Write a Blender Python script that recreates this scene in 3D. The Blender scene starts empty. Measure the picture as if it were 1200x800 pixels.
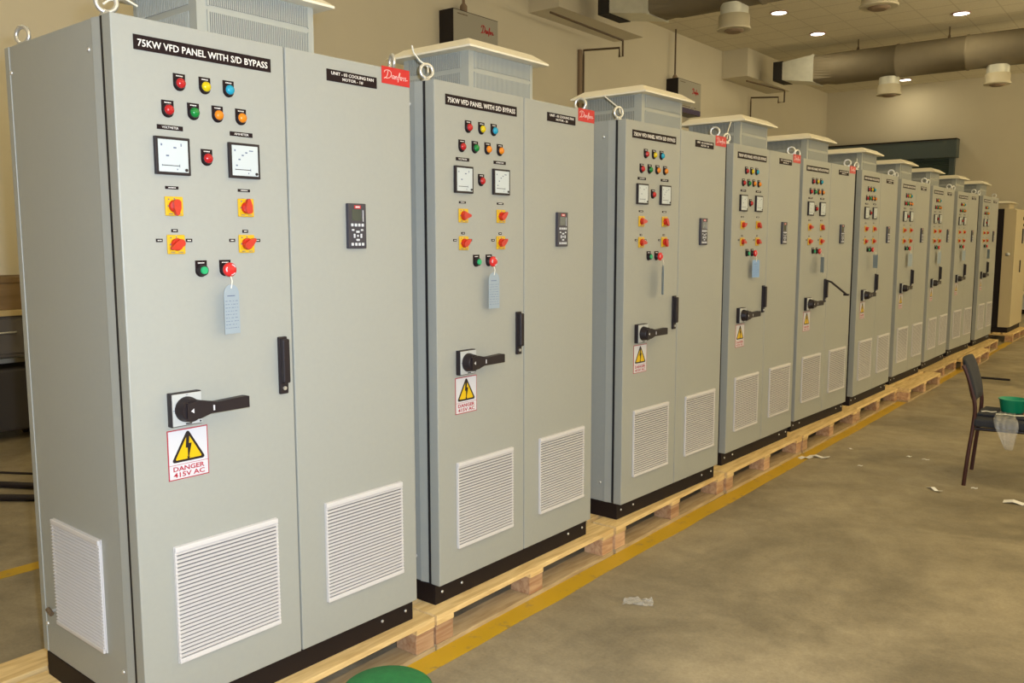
import bpy, bmesh, math, random
from mathutils import Vector, Matrix, Euler
random.seed(7)
C = bpy.context.scene.collection
PI = math.pi

# ------------------------------------------------------------------ materials
def mat(name, col, rough=.5, metal=0., noise=0., nscale=20., bump=0., bscale=200., spec=.5, emit=None, alpha=1., trans=0.):
    m = bpy.data.materials.new(name); m.use_nodes = True
    nt = m.node_tree; b = nt.nodes['Principled BSDF']
    b.inputs['Base Color'].default_value = (*col, 1)
    b.inputs['Roughness'].default_value = rough
    b.inputs['Metallic'].default_value = metal
    b.inputs['Specular IOR Level'].default_value = spec
    b.inputs['Alpha'].default_value = alpha
    b.inputs['Transmission Weight'].default_value = trans
    if emit:
        b.inputs['Emission Color'].default_value = (*emit[:3], 1); b.inputs['Emission Strength'].default_value = emit[3]
    tc = nt.nodes.new('ShaderNodeTexCoord')
    if noise:
        n = nt.nodes.new('ShaderNodeTexNoise'); n.inputs['Scale'].default_value = nscale; n.inputs['Detail'].default_value = 5
        mx = nt.nodes.new('ShaderNodeMix'); mx.data_type = 'RGBA'
        mx.inputs[6].default_value = (*[c*(1-noise) for c in col], 1); mx.inputs[7].default_value = (*[min(1, c*(1+noise)) for c in col], 1)
        nt.links.new(tc.outputs['Object'], n.inputs['Vector']); nt.links.new(n.outputs['Fac'], mx.inputs[0])
        nt.links.new(mx.outputs[2], b.inputs['Base Color'])
    if bump:
        n = nt.nodes.new('ShaderNodeTexNoise'); n.inputs['Scale'].default_value = bscale
        bp = nt.nodes.new('ShaderNodeBump'); bp.inputs['Strength'].default_value = bump; bp.inputs['Distance'].default_value = .002
        nt.links.new(tc.outputs['Object'], n.inputs['Vector']); nt.links.new(n.outputs['Fac'], bp.inputs['Height'])
        nt.links.new(bp.outputs['Normal'], b.inputs['Normal'])
    return m

M = {}
M['paint'] = mat('cabinet paint', (.338, .345, .303), .42, noise=.03, nscale=60, bump=.25, bscale=900)
M['white'] = mat('vent plastic', (.62, .595, .57), .45)
M['slotback'] = mat('filter mat', (.13, .125, .12), .9)  # dark grey stands in for the shade between louvres
M['cap'] = mat('cream cap paint', (.79, .735, .57), .4)
M['dark'] = mat('gasket black', (.012, .011, .012), .7)
M['plinth'] = mat('plinth black brown', (.012, .007, .006), .6, bump=.2, spec=.25)
M['black'] = mat('black plastic', (.017, .012, .014), .42, spec=.35)
M['blackred'] = mat('engraved label black', (.012, .005, .006), .6, spec=.2)
M['txt'] = mat('engraved text white', (.75, .72, .66), .5)
M['grey'] = mat('grey plate', (.48, .49, .46), .35)
M['steel'] = mat('zinc steel', (.68, .68, .64), .3, metal=.75)
M['hooddark'] = mat('slot shade', (.10, .10, .095), .7)
M['hoodpaint'] = mat('hood paint', (.36, .37, .32), .42, bump=.2, bscale=900)
M['red'] = mat('red lens', (.42, .012, .015), .25)
M['yellow'] = mat('yellow lens', (.60, .46, .005), .25)
M['blue'] = mat('blue lens', (.01, .30, .44), .25)
M['green'] = mat('green lens', (.005, .20, .035), .25)
M['orange'] = mat('orange lens', (.68, .21, .01), .25)
M['swyellow'] = mat('switch plate yellow', (.62, .38, .006), .35)
M['swred'] = mat('switch knob red', (.50, .022, .008), .3)
M['mush'] = mat('stop button red', (.62, .02, .02), .3)
M['btngreen'] = mat('push button green', (.01, .36, .13), .3)
M['dial'] = mat('dial white', (.50, .55, .55), .35)
M['badge'] = mat('badge red', (.52, .012, .015), .35)
M['badgetxt'] = mat('badge script', (.85, .55, .5), .4)
M['sticker'] = mat('sticker white', (.58, .58, .60), .4)
M['stred'] = mat('sticker red', (.38, .01, .03), .4)
M['styel'] = mat('sticker yellow', (.66, .43, .005), .35)
M['tag'] = mat('tag blue paper', (.29, .35, .39), .55)
M['tagblue'] = mat('tag strong blue paper', (.22, .36, .60), .55)
M['tagink'] = mat('tag ink', (.10, .13, .22), .6)
M['tie'] = mat('cable tie white', (.80, .76, .62), .4)
M['screen'] = mat('lcd screen', (.05, .06, .045), .15)
M['key'] = mat('keypad keys', (.60, .62, .64), .4)
M['keypad'] = mat('keypad housing', (.035, .033, .045), .35)

def wood(name, c1, c2, rough=.65, scale=6):
    m = bpy.data.materials.new(name); m.use_nodes = True; nt = m.node_tree; b = nt.nodes['Principled BSDF']
    b.inputs['Roughness'].default_value = rough; b.inputs['Specular IOR Level'].default_value = .25
    tc = nt.nodes.new('ShaderNodeTexCoord'); mp = nt.nodes.new('ShaderNodeMapping'); mp.inputs['Scale'].default_value = (scale*5, scale*.6, scale*5)
    oi = nt.nodes.new('ShaderNodeObjectInfo'); ad = nt.nodes.new('ShaderNodeVectorMath'); ad.operation = 'ADD'
    sc = nt.nodes.new('ShaderNodeVectorMath'); sc.operation = 'SCALE'; sc.inputs['Scale'].default_value = 9.
    cmb = nt.nodes.new('ShaderNodeCombineXYZ')
    for k in range(3): nt.links.new(oi.outputs['Random'], cmb.inputs[k])
    nt.links.new(cmb.outputs[0], sc.inputs[0])
    nt.links.new(tc.outputs['Object'], mp.inputs['Vector']); nt.links.new(mp.outputs[0], ad.inputs[0]); nt.links.new(sc.outputs[0], ad.inputs[1])
    n = nt.nodes.new('ShaderNodeTexNoise'); n.inputs['Scale'].default_value = 1.5; n.inputs['Detail'].default_value = 8; n.inputs['Distortion'].default_value = .6
    nt.links.new(ad.outputs[0], n.inputs['Vector'])
    r = nt.nodes.new('ShaderNodeValToRGB'); r.color_ramp.elements[0].position = .34; r.color_ramp.elements[1].position = .62
    r.color_ramp.elements[0].color = (*c2, 1); r.color_ramp.elements[1].color = (*c1, 1)
    nt.links.new(n.outputs['Fac'], r.inputs[0])
    hs = nt.nodes.new('ShaderNodeHueSaturation'); mr = nt.nodes.new('ShaderNodeMapRange'); mr.inputs[3].default_value = .82; mr.inputs[4].default_value = 1.12
    nt.links.new(oi.outputs['Random'], mr.inputs[0]); nt.links.new(mr.outputs[0], hs.inputs['Value'])
    nt.links.new(r.outputs[0], hs.inputs['Color']); nt.links.new(hs.outputs[0], b.inputs['Base Color'])
    return m
M['wood'] = wood('pine board', (.78, .57, .26), (.60, .40, .16))
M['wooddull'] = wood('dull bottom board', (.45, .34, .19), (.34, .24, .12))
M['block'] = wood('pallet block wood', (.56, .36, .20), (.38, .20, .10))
M['card'] = wood('brown carton', (.24, .16, .08), (.17, .11, .05), .8, 1)

def floor_mat():
    m = bpy.data.materials.new('worn concrete floor'); m.use_nodes = True; nt = m.node_tree; b = nt.nodes['Principled BSDF']
    tc = nt.nodes.new('ShaderNodeTexCoord')
    def noise(s, d, det=6, rough=.6):
        n = nt.nodes.new('ShaderNodeTexNoise'); n.inputs['Scale'].default_value = s; n.inputs['Detail'].default_value = det
        n.inputs['Distortion'].default_value = d; n.inputs['Roughness'].default_value = rough
        nt.links.new(tc.outputs['Object'], n.inputs['Vector']); return n
    def ramp(n, p0, c0, p1, c1):
        r = nt.nodes.new('ShaderNodeValToRGB'); e = r.color_ramp.elements
        e[0].position = p0; e[0].color = (*c0, 1); e[1].position = p1; e[1].color = (*c1, 1)
        nt.links.new(n.outputs['Fac'], r.inputs[0]); return r
    def mul(a, bb, f):
        x = nt.nodes.new('ShaderNodeMix'); x.data_type = 'RGBA'; x.blend_type = 'MULTIPLY'; x.inputs[0].default_value = f
        nt.links.new(a, x.inputs[6]); nt.links.new(bb, x.inputs[7]); return x.outputs[2]
    big = ramp(noise(1.1, .8), .36, (.24, .20, .128), .64, (.41, .342, .22))
    mid = ramp(noise(6.5, .2, 9, .7), .36, (.78, .78, .79), .60, (1, 1, 1))
    fine = ramp(noise(70, 0, 8, .75), .36, (.78, .77, .74), .6, (1.0, 1.0, 1.0))
    spots = ramp(noise(26, .2, 3), .24, (.45, .42, .38), .30, (1, 1, 1))
    o = mul(big.outputs[0], mid.outputs[0], .9); o = mul(o, fine.outputs[0], .8); o = mul(o, spots.outputs[0], .6)
    nt.links.new(o, b.inputs['Base Color'])
    rr = ramp(noise(3, .6), .3, (.34,)*3, .7, (.55,)*3); nt.links.new(rr.outputs[0], b.inputs['Roughness'])
    b.inputs['Specular IOR Level'].default_value = .4
    bp = nt.nodes.new('ShaderNodeBump'); bp.inputs['Strength'].default_value = .25; bp.inputs['Distance'].default_value = .002
    nt.links.new(noise(60, 0).outputs['Fac'], bp.inputs['Height']); nt.links.new(bp.outputs[0], b.inputs['Normal'])
    return m
M['floor'] = floor_mat()
def line_mat():
    m = mat('yellow floor paint', (.62, .37, .02), .5); nt = m.node_tree; b = nt.nodes['Principled BSDF']
    tc = nt.nodes['Texture Coordinate']; n = nt.nodes.new('ShaderNodeTexNoise'); n.inputs['Scale'].default_value = 9; n.inputs['Detail'].default_value = 8; n.inputs['Roughness'].default_value = .7
    nt.links.new(tc.outputs['Object'], n.inputs['Vector'])
    r = nt.nodes.new('ShaderNodeValToRGB'); e = r.color_ramp.elements; e[0].position = .33; e[0].color = (.30, .21, .07, 1); e[1].position = .44; e[1].color = (.52, .32, .012, 1)
    nt.links.new(n.outputs['Fac'], r.inputs[0]); nt.links.new(r.outputs[0], b.inputs['Base Color']); return m
M['line'] = line_mat()
M['wall'] = mat('cream wall paint', (.69, .635, .49), .75, noise=.05, nscale=1.2, spec=.2, bump=.2, bscale=60)
def ceil_mat():
    m = mat('ceiling tiles', (.40, .345, .235), .85, spec=.15); nt = m.node_tree; b = nt.nodes['Principled BSDF']
    tc = nt.nodes['Texture Coordinate']; sep = nt.nodes.new('ShaderNodeSeparateXYZ'); nt.links.new(tc.outputs['Object'], sep.inputs[0])
    outs = []
    for ax in (0, 1):
        a = nt.nodes.new('ShaderNodeMath'); a.operation = 'ADD'; a.inputs[1].default_value = 60 + (.24 if ax == 0 else .1)
        d = nt.nodes.new('ShaderNodeMath'); d.operation = 'DIVIDE'; d.inputs[1].default_value = .597
        f = nt.nodes.new('ShaderNodeMath'); f.operation = 'FRACT'; l = nt.nodes.new('ShaderNodeMath'); l.operation = 'LESS_THAN'; l.inputs[1].default_value = .035 if ax==0 else .06
        nt.links.new(sep.outputs[ax], a.inputs[0]); nt.links.new(a.outputs[0], d.inputs[0]); nt.links.new(d.outputs[0], f.inputs[0]); nt.links.new(f.outputs[0], l.inputs[0]); outs.append(l)
    mx = nt.nodes.new('ShaderNodeMath'); mx.operation = 'MAXIMUM'
    for k in (0, 1): nt.links.new(outs[k].outputs[0], mx.inputs[k])
    n = nt.nodes.new('ShaderNodeTexNoise'); n.inputs['Scale'].default_value = 40; nt.links.new(tc.outputs['Object'], n.inputs['Vector'])
    r = nt.nodes.new('ShaderNodeValToRGB'); e = r.color_ramp.elements; e[0].position = .3; e[0].color = (.72, .66, .49, 1); e[1].position = .7; e[1].color = (.79, .73, .56, 1)
    nt.links.new(n.outputs['Fac'], r.inputs[0])
    c = nt.nodes.new('ShaderNodeMix'); c.data_type = 'RGBA'; c.inputs[7].default_value = (.63, .57, .42, 1)
    nt.links.new(mx.outputs[0], c.inputs[0]); nt.links.new(r.outputs[0], c.inputs[6]); nt.links.new(c.outputs[2], b.inputs['Base Color']); return m
M['ceil'] = ceil_mat()
M['galv'] = mat('galvanised sheet', (.74, .75, .66), .35, metal=.35, noise=.18, nscale=9)
M['duct'] = mat('duct sheet', (.22, .185, .12), .7, metal=.1, noise=.12, nscale=6)
M['diff'] = mat('diffuser cream', (.62, .56, .40), .5)
M['ductshade'] = mat('duct collar black', (.02, .017, .015), .8)  # black flexible collar beside the plenum box
M['pipe'] = mat('brown pipe', (.12, .08, .045), .5)
M['conduit'] = mat('conduit', (.27, .19, .12), .6)
M['lampglow'] = mat('downlight glow', (1, 1, 1), .5, emit=(1, .93, .82, 9.))
M['lamprim'] = mat('downlight rim', (.45, .28, .2), .5)
M['unitgrey'] = mat('drive unit face', (.40, .38, .31), .5)
M['purple'] = mat('purple band', (.07, .05, .12), .5)
M['doorgreen'] = mat('shutter green', (.045, .075, .062), .5)
M['doorhead'] = mat('shutter box blue grey', (.085, .115, .115), .5)
M['beigecab'] = mat('beige cabinet paint', (.55, .46, .27), .45)
M['fabric'] = mat('dark chair fabric', (.020, .022, .03), .85, bump=.4, bscale=500)
M['tube'] = mat('dark maroon tube', (.05, .014, .012), .35, metal=.2)
M['bowl'] = mat('green plastic', (.005, .25, .13), .35)
M['stoolgreen'] = mat('green felt', (.010, .135, .028), .8, noise=.28, nscale=55, bump=.5, bscale=350)
M['paper'] = mat('paper', (.82, .80, .74), .6)
M['film'] = mat('clear plastic bag', (.75, .73, .66), .25, alpha=.19)
M['orangeplastic'] = mat('orange plastic', (.75, .20, .03), .4)
M['bench'] = mat('bench top wood', (.50, .38, .18), .6)
M['greysteel'] = mat('grey steel box', (.10, .09, .085), .5)
M['darkmachine'] = mat('dark machine paint', (.035, .03, .028), .5)
M['whitetop'] = mat('white table top', (.75, .70, .55), .4)
M['windowlit'] = mat('window pane daylight', (.9, .9, .9), .2, emit=(1., .95, .85, .8))  # glow for the added, unseen panes

# ------------------------------------------------------------------ mesh builder
class MB:
    def __init__(s, off=(0, 0, 0)):
        s.v = []; s.f = []; s.mi = []; s.mats = []; s.off = Vector(off); s.sm = []
    def slot(s, m):
        if m not in s.mats: s.mats.append(m)
        return s.mats.index(m)
    def add(s, vs, fs, m, smooth=False):
        k = len(s.v); i = s.slot(m)
        s.v += [Vector(v) for v in vs]
        for f in fs: s.f.append([a + k for a in f]); s.mi.append(i); s.sm.append(smooth)
        return s
    def box(s, x0, x1, y0, y1, z0, z1, m, bevel=0., seg=2):
        if bevel:
            bm = bmesh.new(); bmesh.ops.create_cube(bm, size=1)
            for v in bm.verts: v.co = Vector(((x0+x1)/2 + v.co.x*(x1-x0), (y0+y1)/2 + v.co.y*(y1-y0), (z0+z1)/2 + v.co.z*(z1-z0)))
            bmesh.ops.bevel(bm, geom=bm.edges[:], offset=bevel, segments=seg, profile=.6, affect='EDGES')
            bm.verts.index_update(); s.add([v.co.copy() for v in bm.verts], [[v.index for v in f.verts] for f in bm.faces], m); bm.free(); return s
        return s.hexa([(x0,y0,z0),(x1,y0,z0),(x1,y1,z0),(x0,y1,z0),(x0,y0,z1),(x1,y0,z1),(x1,y1,z1),(x0,y1,z1)], m)
    def hexa(s, p, m):
        return s.add(p, [[3,2,1,0],[4,5,6,7],[0,1,5,4],[1,2,6,5],[2,3,7,6],[3,0,4,7]], m)
    def lathe(s, c, axis, prof, m, n=20, smooth=True, capend=True):
        ax = Vector(axis).normalized(); t = Vector((0,0,1)) if abs(ax.z) < .9 else Vector((1,0,0))
        e1 = ax.cross(t).normalized(); e2 = ax.cross(e1); c = Vector(c); vs = []
        for r, h in prof:
            for k in range(n):
                a = 2*PI*k/n; vs.append(c + ax*h + e1*(r*math.cos(a)) + e2*(r*math.sin(a)))
        fs = []
        for j in range(len(prof)-1):
            for k in range(n): fs.append([j*n+k, j*n+(k+1)%n, (j+1)*n+(k+1)%n, (j+1)*n+k])
        s.add(vs, fs, m, smooth)
        if capend:
            L = len(prof)-1
            s.add(vs[:n], [list(range(n))[::-1]], m); s.add(vs[L*n:], [list(range(n))], m)
        return s
    def cyl(s, a, b, r, m, n=14, r2=None):
        a = Vector(a); b = Vector(b); return s.lathe(a, b-a, [(r,0),(r if r2 is None else r2,(b-a).length)], m, n)
    def tube(s, pts, r, m, n=8, closed=False, flat=None):
        P = [Vector(p) for p in pts]; N = len(P); vs = []; up = None
        for i in range(N):
            if closed: d = (P[(i+1)%N]-P[i-1]).normalized()
            else: d = (P[min(i+1,N-1)]-P[max(i-1,0)]).normalized()
            if up is None:
                t = Vector((0,0,1)) if abs(d.z) < .9 else Vector((1,0,0)); up = d.cross(t).normalized()
            up = (up - d*up.dot(d)).normalized(); w = d.cross(up)
            for k in range(n):
                a = 2*PI*k/n; vs.append(P[i] + up*(r*math.cos(a)) + w*(r*math.sin(a)))
        fs = []
        for i in range(N if closed else N-1):
            j = (i+1) % N
            for k in range(n): fs.append([i*n+k, i*n+(k+1)%n, j*n+(k+1)%n, j*n+k])
        s.add(vs, fs, m, True)
        if not closed: s.add(vs[:n], [list(range(n))[::-1]], m); s.add(vs[-n:], [list(range(n))], m)
        return s
    def prism(s, pts, o, u, v, w, t, m):
        """polygon pts (2D) in plane o + a*u + b*v, extruded t along w"""
        o, u, v, w = map(Vector, (o, u, v, w)); n = len(pts)
        a = [o + u*p[0] + v*p[1] for p in pts]; b = [q + w*t for q in a]
        return s.add(a+b, [list(range(n))[::-1], list(range(n, 2*n))] + [[i,(i+1)%n,n+(i+1)%n,n+i] for i in range(n)], m)
    def text(s, txt, o, u, v, w, width, height, t, m, shear=0., bold=0.):
        cu = bpy.data.curves.new('t', 'FONT'); cu.body = txt; cu.size = 1; cu.extrude = .01; cu.shear = shear; cu.offset = bold
        cu.resolution_u = 2
        ob = bpy.data.objects.new('t', cu); C.objects.link(ob)
        dg = bpy.context.evaluated_depsgraph_get(); me = bpy.data.meshes.new_from_object(ob.evaluated_get(dg))
        xs = [q.co.x for q in me.vertices]; ys = [q.co.y for q in me.vertices]
        if xs:
            x0, x1, y0, y1 = min(xs), max(xs), min(ys), max(ys); o, u, v, w = map(Vector, (o, u, v, w))
            sx = width/(x1-x0); sy = height/(y1-y0)
            s.add([o + u*((q.co.x-x0)*sx) + v*((q.co.y-y0)*sy) + w*(t*(.5+q.co.z*50)) for q in me.vertices], [list(p.vertices) for p in me.polygons], m)
        bpy.data.objects.remove(ob); bpy.data.curves.remove(cu); bpy.data.meshes.remove(me); return s
    def build(s, name, parent=None, origin=None, rot=None, recalc=True):
        me = bpy.data.meshes.new(name); o0 = Vector(origin) if origin else Vector((0,0,0))
        me.from_pydata([tuple(v + s.off - (o0 + s.off if origin else Vector((0,0,0)))) for v in s.v], [], s.f)
        for m in s.mats: me.materials.append(m)
        for p, i, q in zip(me.polygons, s.mi, s.sm): p.material_index = i; p.use_smooth = q
        if recalc:
            bm = bmesh.new(); bm.from_mesh(me); bmesh.ops.recalc_face_normals(bm, faces=bm.faces[:]); bm.to_mesh(me); bm.free()
        o = bpy.data.objects.new(name, me); C.objects.link(o)
        if origin: o.location = o0 + s.off
        if rot: o.rotation_euler = rot
        if parent: o.parent = parent
        return o

def tag(o, label, cat, group=None, kind=None):
    o['label'] = label; o['category'] = cat
    if group: o['group'] = group
    if kind: o['kind'] = kind
    return o
def empty(name, loc, rz=0.):
    o = bpy.data.objects.new(name, None); o.location = loc; o.rotation_euler = (0,0,rz); o.empty_display_size = .1; C.objects.link(o); return o
def copy_tree(o, parent=None):
    c = o.copy(); C.objects.link(c); c.parent = parent
    for ch in list(o.children): copy_tree(ch, c)
    return c
def struct(o): o['kind'] = 'structure'; return o

Y_, Z_, X_ = (0,1,0), (0,0,1), (1,0,0)
FZ = .228                     # door bottom above the floor
CX, CZ = 2.30366, 1.39194 + FZ

# script lettering as single strokes (x, y) in a 7 x 2 box
LOGO = [
 [(.35,.35),(.75,.5),(1.0,1.0),(1.15,1.6),(1.2,1.75)], [(.1,1.35),(.3,1.75),(.9,1.9),(1.6,1.85),(2.1,1.5),(2.1,.9),(1.6,.4),(.9,.25),(.3,.3),(0,.1)],
 [(2.85,.95),(2.5,1.0),(2.3,.6),(2.5,.3),(2.8,.5),(2.95,.95),(2.9,.35),(3.1,.35)], [(3.2,.95),(3.25,.3),(3.35,.75),(3.6,.98),(3.75,.8),(3.72,.35),(3.9,.35)],
 [(4.05,-.15),(4.2,.3),(4.35,1.2),(4.6,1.8),(4.75,1.7),(4.55,1.2),(4.3,.8)], [(4.05,.85),(4.7,.95)],
 [(5.0,.95),(4.75,.75),(4.8,.35),(5.05,.3),(5.25,.6),(5.15,.9),(5.0,.95),(5.4,.85)],
 [(5.85,.95),(5.6,.85),(5.85,.6),(5.85,.38),(5.55,.3)], [(6.4,.98),(6.15,.87),(6.4,.62),(6.4,.4),(6.05,.3),(6.9,.5)]]
def logo(mb, o, u, v, w, width, height, m, r):
    o, u, v, w = map(Vector, (o, u, v, w))
    for st in LOGO: mb.tube([o + u*(x/7*width) + v*((y+.2)/2.2*height) + w*.001 for x, y in st], r, m, n=5)

def dashes(mb, x, u0, u1, z, h, m, rnd):
    u = u0
    while u < u1 - .0005:
        L = rnd.uniform(.35, 1.1)*h*1.2; L = min(L, u1-u); mb.box(x, x+.0004, u, u+L, z, z+h, m); u += L + h*.35

# ------------------------------------------------------------------ control cabinet
W = 1.0987; SEAM = .5042*W; D = .70
OFF = (.35, -W/2, .085)
def mb(): return MB(OFF)
P = M['paint']
def grille(x, y0, y1, z0, z1, n, side=False):
    """louvred filter grille, outward +x (or -y when side)"""
    g = MB()
    d = .013; fr = .011
    g.box(0, .003, y0, y1, z0, z1, M['white']); g.box(.003, .005, y0+.006, y1-.006, z0+fr, z1-fr, M['slotback'])
    g.box(.004, d, y0, y1, z1-fr*1.5, z1, M['white'], .003); g.box(.004, d, y0, y1, z0, z0+fr*1.4, M['white'], .003)
    g.box(.004, .009, y0, y0+.006, z0+fr, z1-fr, M['white']); g.box(.004, .009, y1-.006, y1, z0+fr, z1-fr, M['white'])
    a = z0+fr*1.4; b = z1-fr*1.5; p = (b-a)/n
    for k in range(n):
        z = a + k*p
        g.prism([(.004, z+p*.84), (.0055, z+p*.84), (d, z+p*.58), (d-.0005, z+p*.40), (.004, z+p*.40)], (0, y0+.001, 0), X_, Z_, Y_, y1-y0-.002, M['white'])
    out = mb()
    for v, in zip(g.v): out.v.append(Vector((x+v.x, v.y, v.z)) if not side else Vector((v.y, x-v.x, v.z)))
    out.f = g.f; out.mi = g.mi; out.sm = g.sm; out.mats = g.mats
    return out

def rplate(mbx, x0, x1, u, z0, z1, w, m):
    """square-topped plate with a round lower end"""
    r = w/2; zc = z0 + r
    pts = [(u-r, z1), (u-r, zc)] + [(u - r*math.cos(a), zc - r*math.sin(a)) for a in [PI*k/10 for k in range(1, 10)]] + [(u+r, zc), (u+r, z1)]
    mbx.prism(pts, (x0, 0, 0), Y_, Z_, X_, x1-x0, m)

def make_cabinet():
    rnd = random.Random(3)
    root = empty('control_cabinet', (0,0,0))
    # body
    b = mb()
    b.box(-D, -.107, .003, W-.003, 0, 2.0, P)
    for u0, u1 in ((0, .02), (W-.02, W)):
        e0, e1, e2 = (u0-.001, u0+.007, u0+.02) if u0 < .5 else (u1+.001, u1-.007, u1-.02)
        b.prism([(-.107, e0), (-.104, e0), (-.062, e1), (-.062, e2), (-.107, e2)], (0, 0, 0), X_, Y_, Z_, 2.0, P); b.box(-D-.002, -D+.03, u0, u1, 0, 2.0, P, .002)
    b.box(-.107, -.070, .02, W-.02, 1.975, 2.0, P); b.box(-.107, -.070, .02, W-.02, 0, .025, P)
    b.box(-.11, -.062, .018, W-.018, .006, 1.994, M['dark']); b.box(-.062, -.047, .002, W-.002, .003, 1.998, M['dark'])  # black fillers: gasket plus the shade in the door gaps
    body = b.build('body', root)
    for z in (.10, 1.92):
        for x in (-.135, -.665):
            c = mb(); c.lathe((x, .0035, z), (0,-1,0), [(.007,0),(.007,.003),(.004,.005)], M['steel'], 8); c.build('bolt', body)
            c = mb(); c.lathe((x, W-.0035, z), (0,1,0), [(.007,0),(.007,.003),(.004,.005)], M['steel'], 8); c.build('bolt', body)
    # doors
    doors = []
    for u0, u1 in ((.0, SEAM-.003), (SEAM+.003, W)):
        d = mb(); d.box(-.048, 0, u0, u1, 0, 2.0, P, .0035, 2); doors.append(d.build('door', root))
    dl, dr = doors
    # lock handle
    h = mb(); h.box(0, .012, .492, .524, .898, 1.085, M['black'], .004); h.box(.010, .030, .495, .521, .935, 1.078, M['black'], .006, 3)
    h.lathe((.012, .508, .917), X_, [(.0065,0),(.0065,.004)], M['steel'], 10); h.build('lock_handle', dl)
    # plinth
    p = mb(); p.box(-D+.02, -.025, .0, W+.0, -.085, -.001, M['plinth'], .003); pl = p.build('plinth', root)
    for u in (.04, .16, W-.16, W-.04):
        c = mb(); c.lathe((-.025, u, -.038), X_, [(.006,0),(.006,.003),(.003,.005)], M['steel'], 8); c.build('bolt', pl)
    # grilles
    g = grille(0, .106, .466, .131, .492, 27); g.build('vent_grille', dl)
    g = grille(0, .664, 1.022, .136, .492, 27); g.build('vent_grille', dr)
    g = grille(.003, -.565, -.232, .130, .490, 30, True); g.build('vent_grille', root)['label'] = 'grille on the side panel'
    # earthing stud
    e = mb(); e.tube([(-.60,.003,.165),(-.60,-.02,.165)], .006, M['steel']); e.tube([(-.615,-.014,.17),(-.585,-.014,.16)], .008, M['pipe']); e.build('earthing_stud', root)
    # name plates
    s = mb(); s.box(0, .0025, .061, .501, 1.913, 1.953, M['blackred'])
    s.text('75KW VFD PANEL WITH S/D BYPASS', (.0025, .072, 1.9225), Y_, Z_, X_, .417, .0195, .0006, M['txt'], bold=.012); s.build('name_plate', dl)
    s = mb(); s.box(0, .0025, .720, .938, 1.920, 1.958, M['blackred'])
    s.text('UNIT - 03 COOLING FAN', (.0025, .738, 1.9415), Y_, Z_, X_, .185, .0105, .0005, M['txt'], bold=.012)
    s.text('MOTOR - 1#', (.0025, .785, 1.9255), Y_, Z_, X_, .09, .0105, .0005, M['txt'], bold=.012); s.build('name_plate', dr)
    s = mb(); s.box(0, .002, .963, 1.097, 1.945, 2.004, M['badge'])
    logo(s, (.002, .972, 1.956), Y_, Z_, X_, .115, .038, M['badgetxt'], .0014); s.build('brand_badge', dr)
    # small legend plates
    def legend(u0, u1, z0, z1, txt=None):
        l = mb(); l.box(0, .002, u0, u1, z0, z1, M['blackred'])
        if txt: l.text(txt, (.002, u0+(u1-u0)*.18, z0+(z1-z0)*.27), Y_, Z_, X_, (u1-u0)*.64, (z1-z0)*.48, .0004, M['txt'])
        else: dashes(l, .002, u0+(u1-u0)*.22, u0+(u1-u0)*.8, z0+(z1-z0)*.35, (z1-z0)*.3, M['txt'], rnd)
        l.build('legend_plate', dl)
    legend(.118, .196, 1.705, 1.718, 'VOLTMETER'); legend(.349, .427, 1.707, 1.720, 'AMMETER')
    legend(.134, .174, 1.539, 1.5475); legend(.369, .411, 1.541, 1.5495)
    for u0 in (.147, .380): legend(u0, u0+.019, 1.417, 1.426)
    for u0 in (.099, .1905, .333, .422): legend(u0, u0+.0195, 1.389, 1.3985)
    # indicator lamps
    for u, z, c in ((.191,1.838,'red'),(.271,1.839,'yellow'),(.349,1.840,'blue'),(.152,1.760,'red'),(.231,1.761,'green'),(.309,1.762,'orange'),(.388,1.762,'orange'),(.268,1.633,'red')):
        l = mb(); rplate(l, 0, .003, u, z-.021, z+.027, .036, M['blackred']); l.lathe((.003, u, z), X_, [(.0165,0),(.0165,.005),(.0145,.007)], M['black'], 18)
        dashes(l, .003, u-.010, u+.010, z+.019, .003, M['txt'], rnd)
        lo = l.build('indicator_lamp', root)
        k = mb(); k.lathe((.008, u, z), X_, [(.0142,0),(.0142,.004),(.012,.0085),(.007,.0115),(.001,.0125)], M[c], 18); k.build('lens', lo)['label'] = c + ' lens'
    # meters
    for i, (u0, u1, z0, z1) in enumerate(((.104,.210,1.579,1.685),(.338,.444,1.581,1.687))):
        f = mb(); f.box(0, .012, u0, u1, z0, z1, M['black'], .002)
        fo = f.build('voltmeter' if i == 0 else 'ammeter', root)
        k = mb(); w = u1-u0; k.box(.0115, .0128, u0+.008, u1-.008, z0+.008, z1-.008, M['dial'])
        def at(a, c): return u0 + w*a, z0 + w*c
        def tick(a, c, dw, dh): x, z = at(a, c); k.box(.0128, .0132, x-dw/2, x+dw/2, z-dh/2, z+dh/2, M['tagink'])
        if i == 0:
            for a, c, dw, dh in ((.17,.78,.004,.006),(.33,.5,.009,.004),(.55,.72,.009,.004),(.73,.8,.003,.008)): tick(a, c, dw, dh)
        else:
            for a, c, dw, dh in ((.17,.78,.004,.006),(.22,.36,.006,.004),(.31,.53,.007,.004),(.42,.65,.007,.004),(.54,.73,.007,.004),(.70,.79,.014,.003)): tick(a, c, dw, dh)
        k.box(.0128, .0134, *[at(.17, 0)[0], at(.67, 0)[0]], at(0,.235)[1], at(0,.235)[1]+.002, M['black'])
        tick(.17,.245,.0015,.005); tick(.67,.245,.0015,.009); tick(.60,.15,.003,.004)
        x, z = at(.86, .14); k.lathe((.0128, x, z), X_, [(.0045,0),(.0045,.0025)], M['black'], 12)
        k.build('dial', fo)
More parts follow.
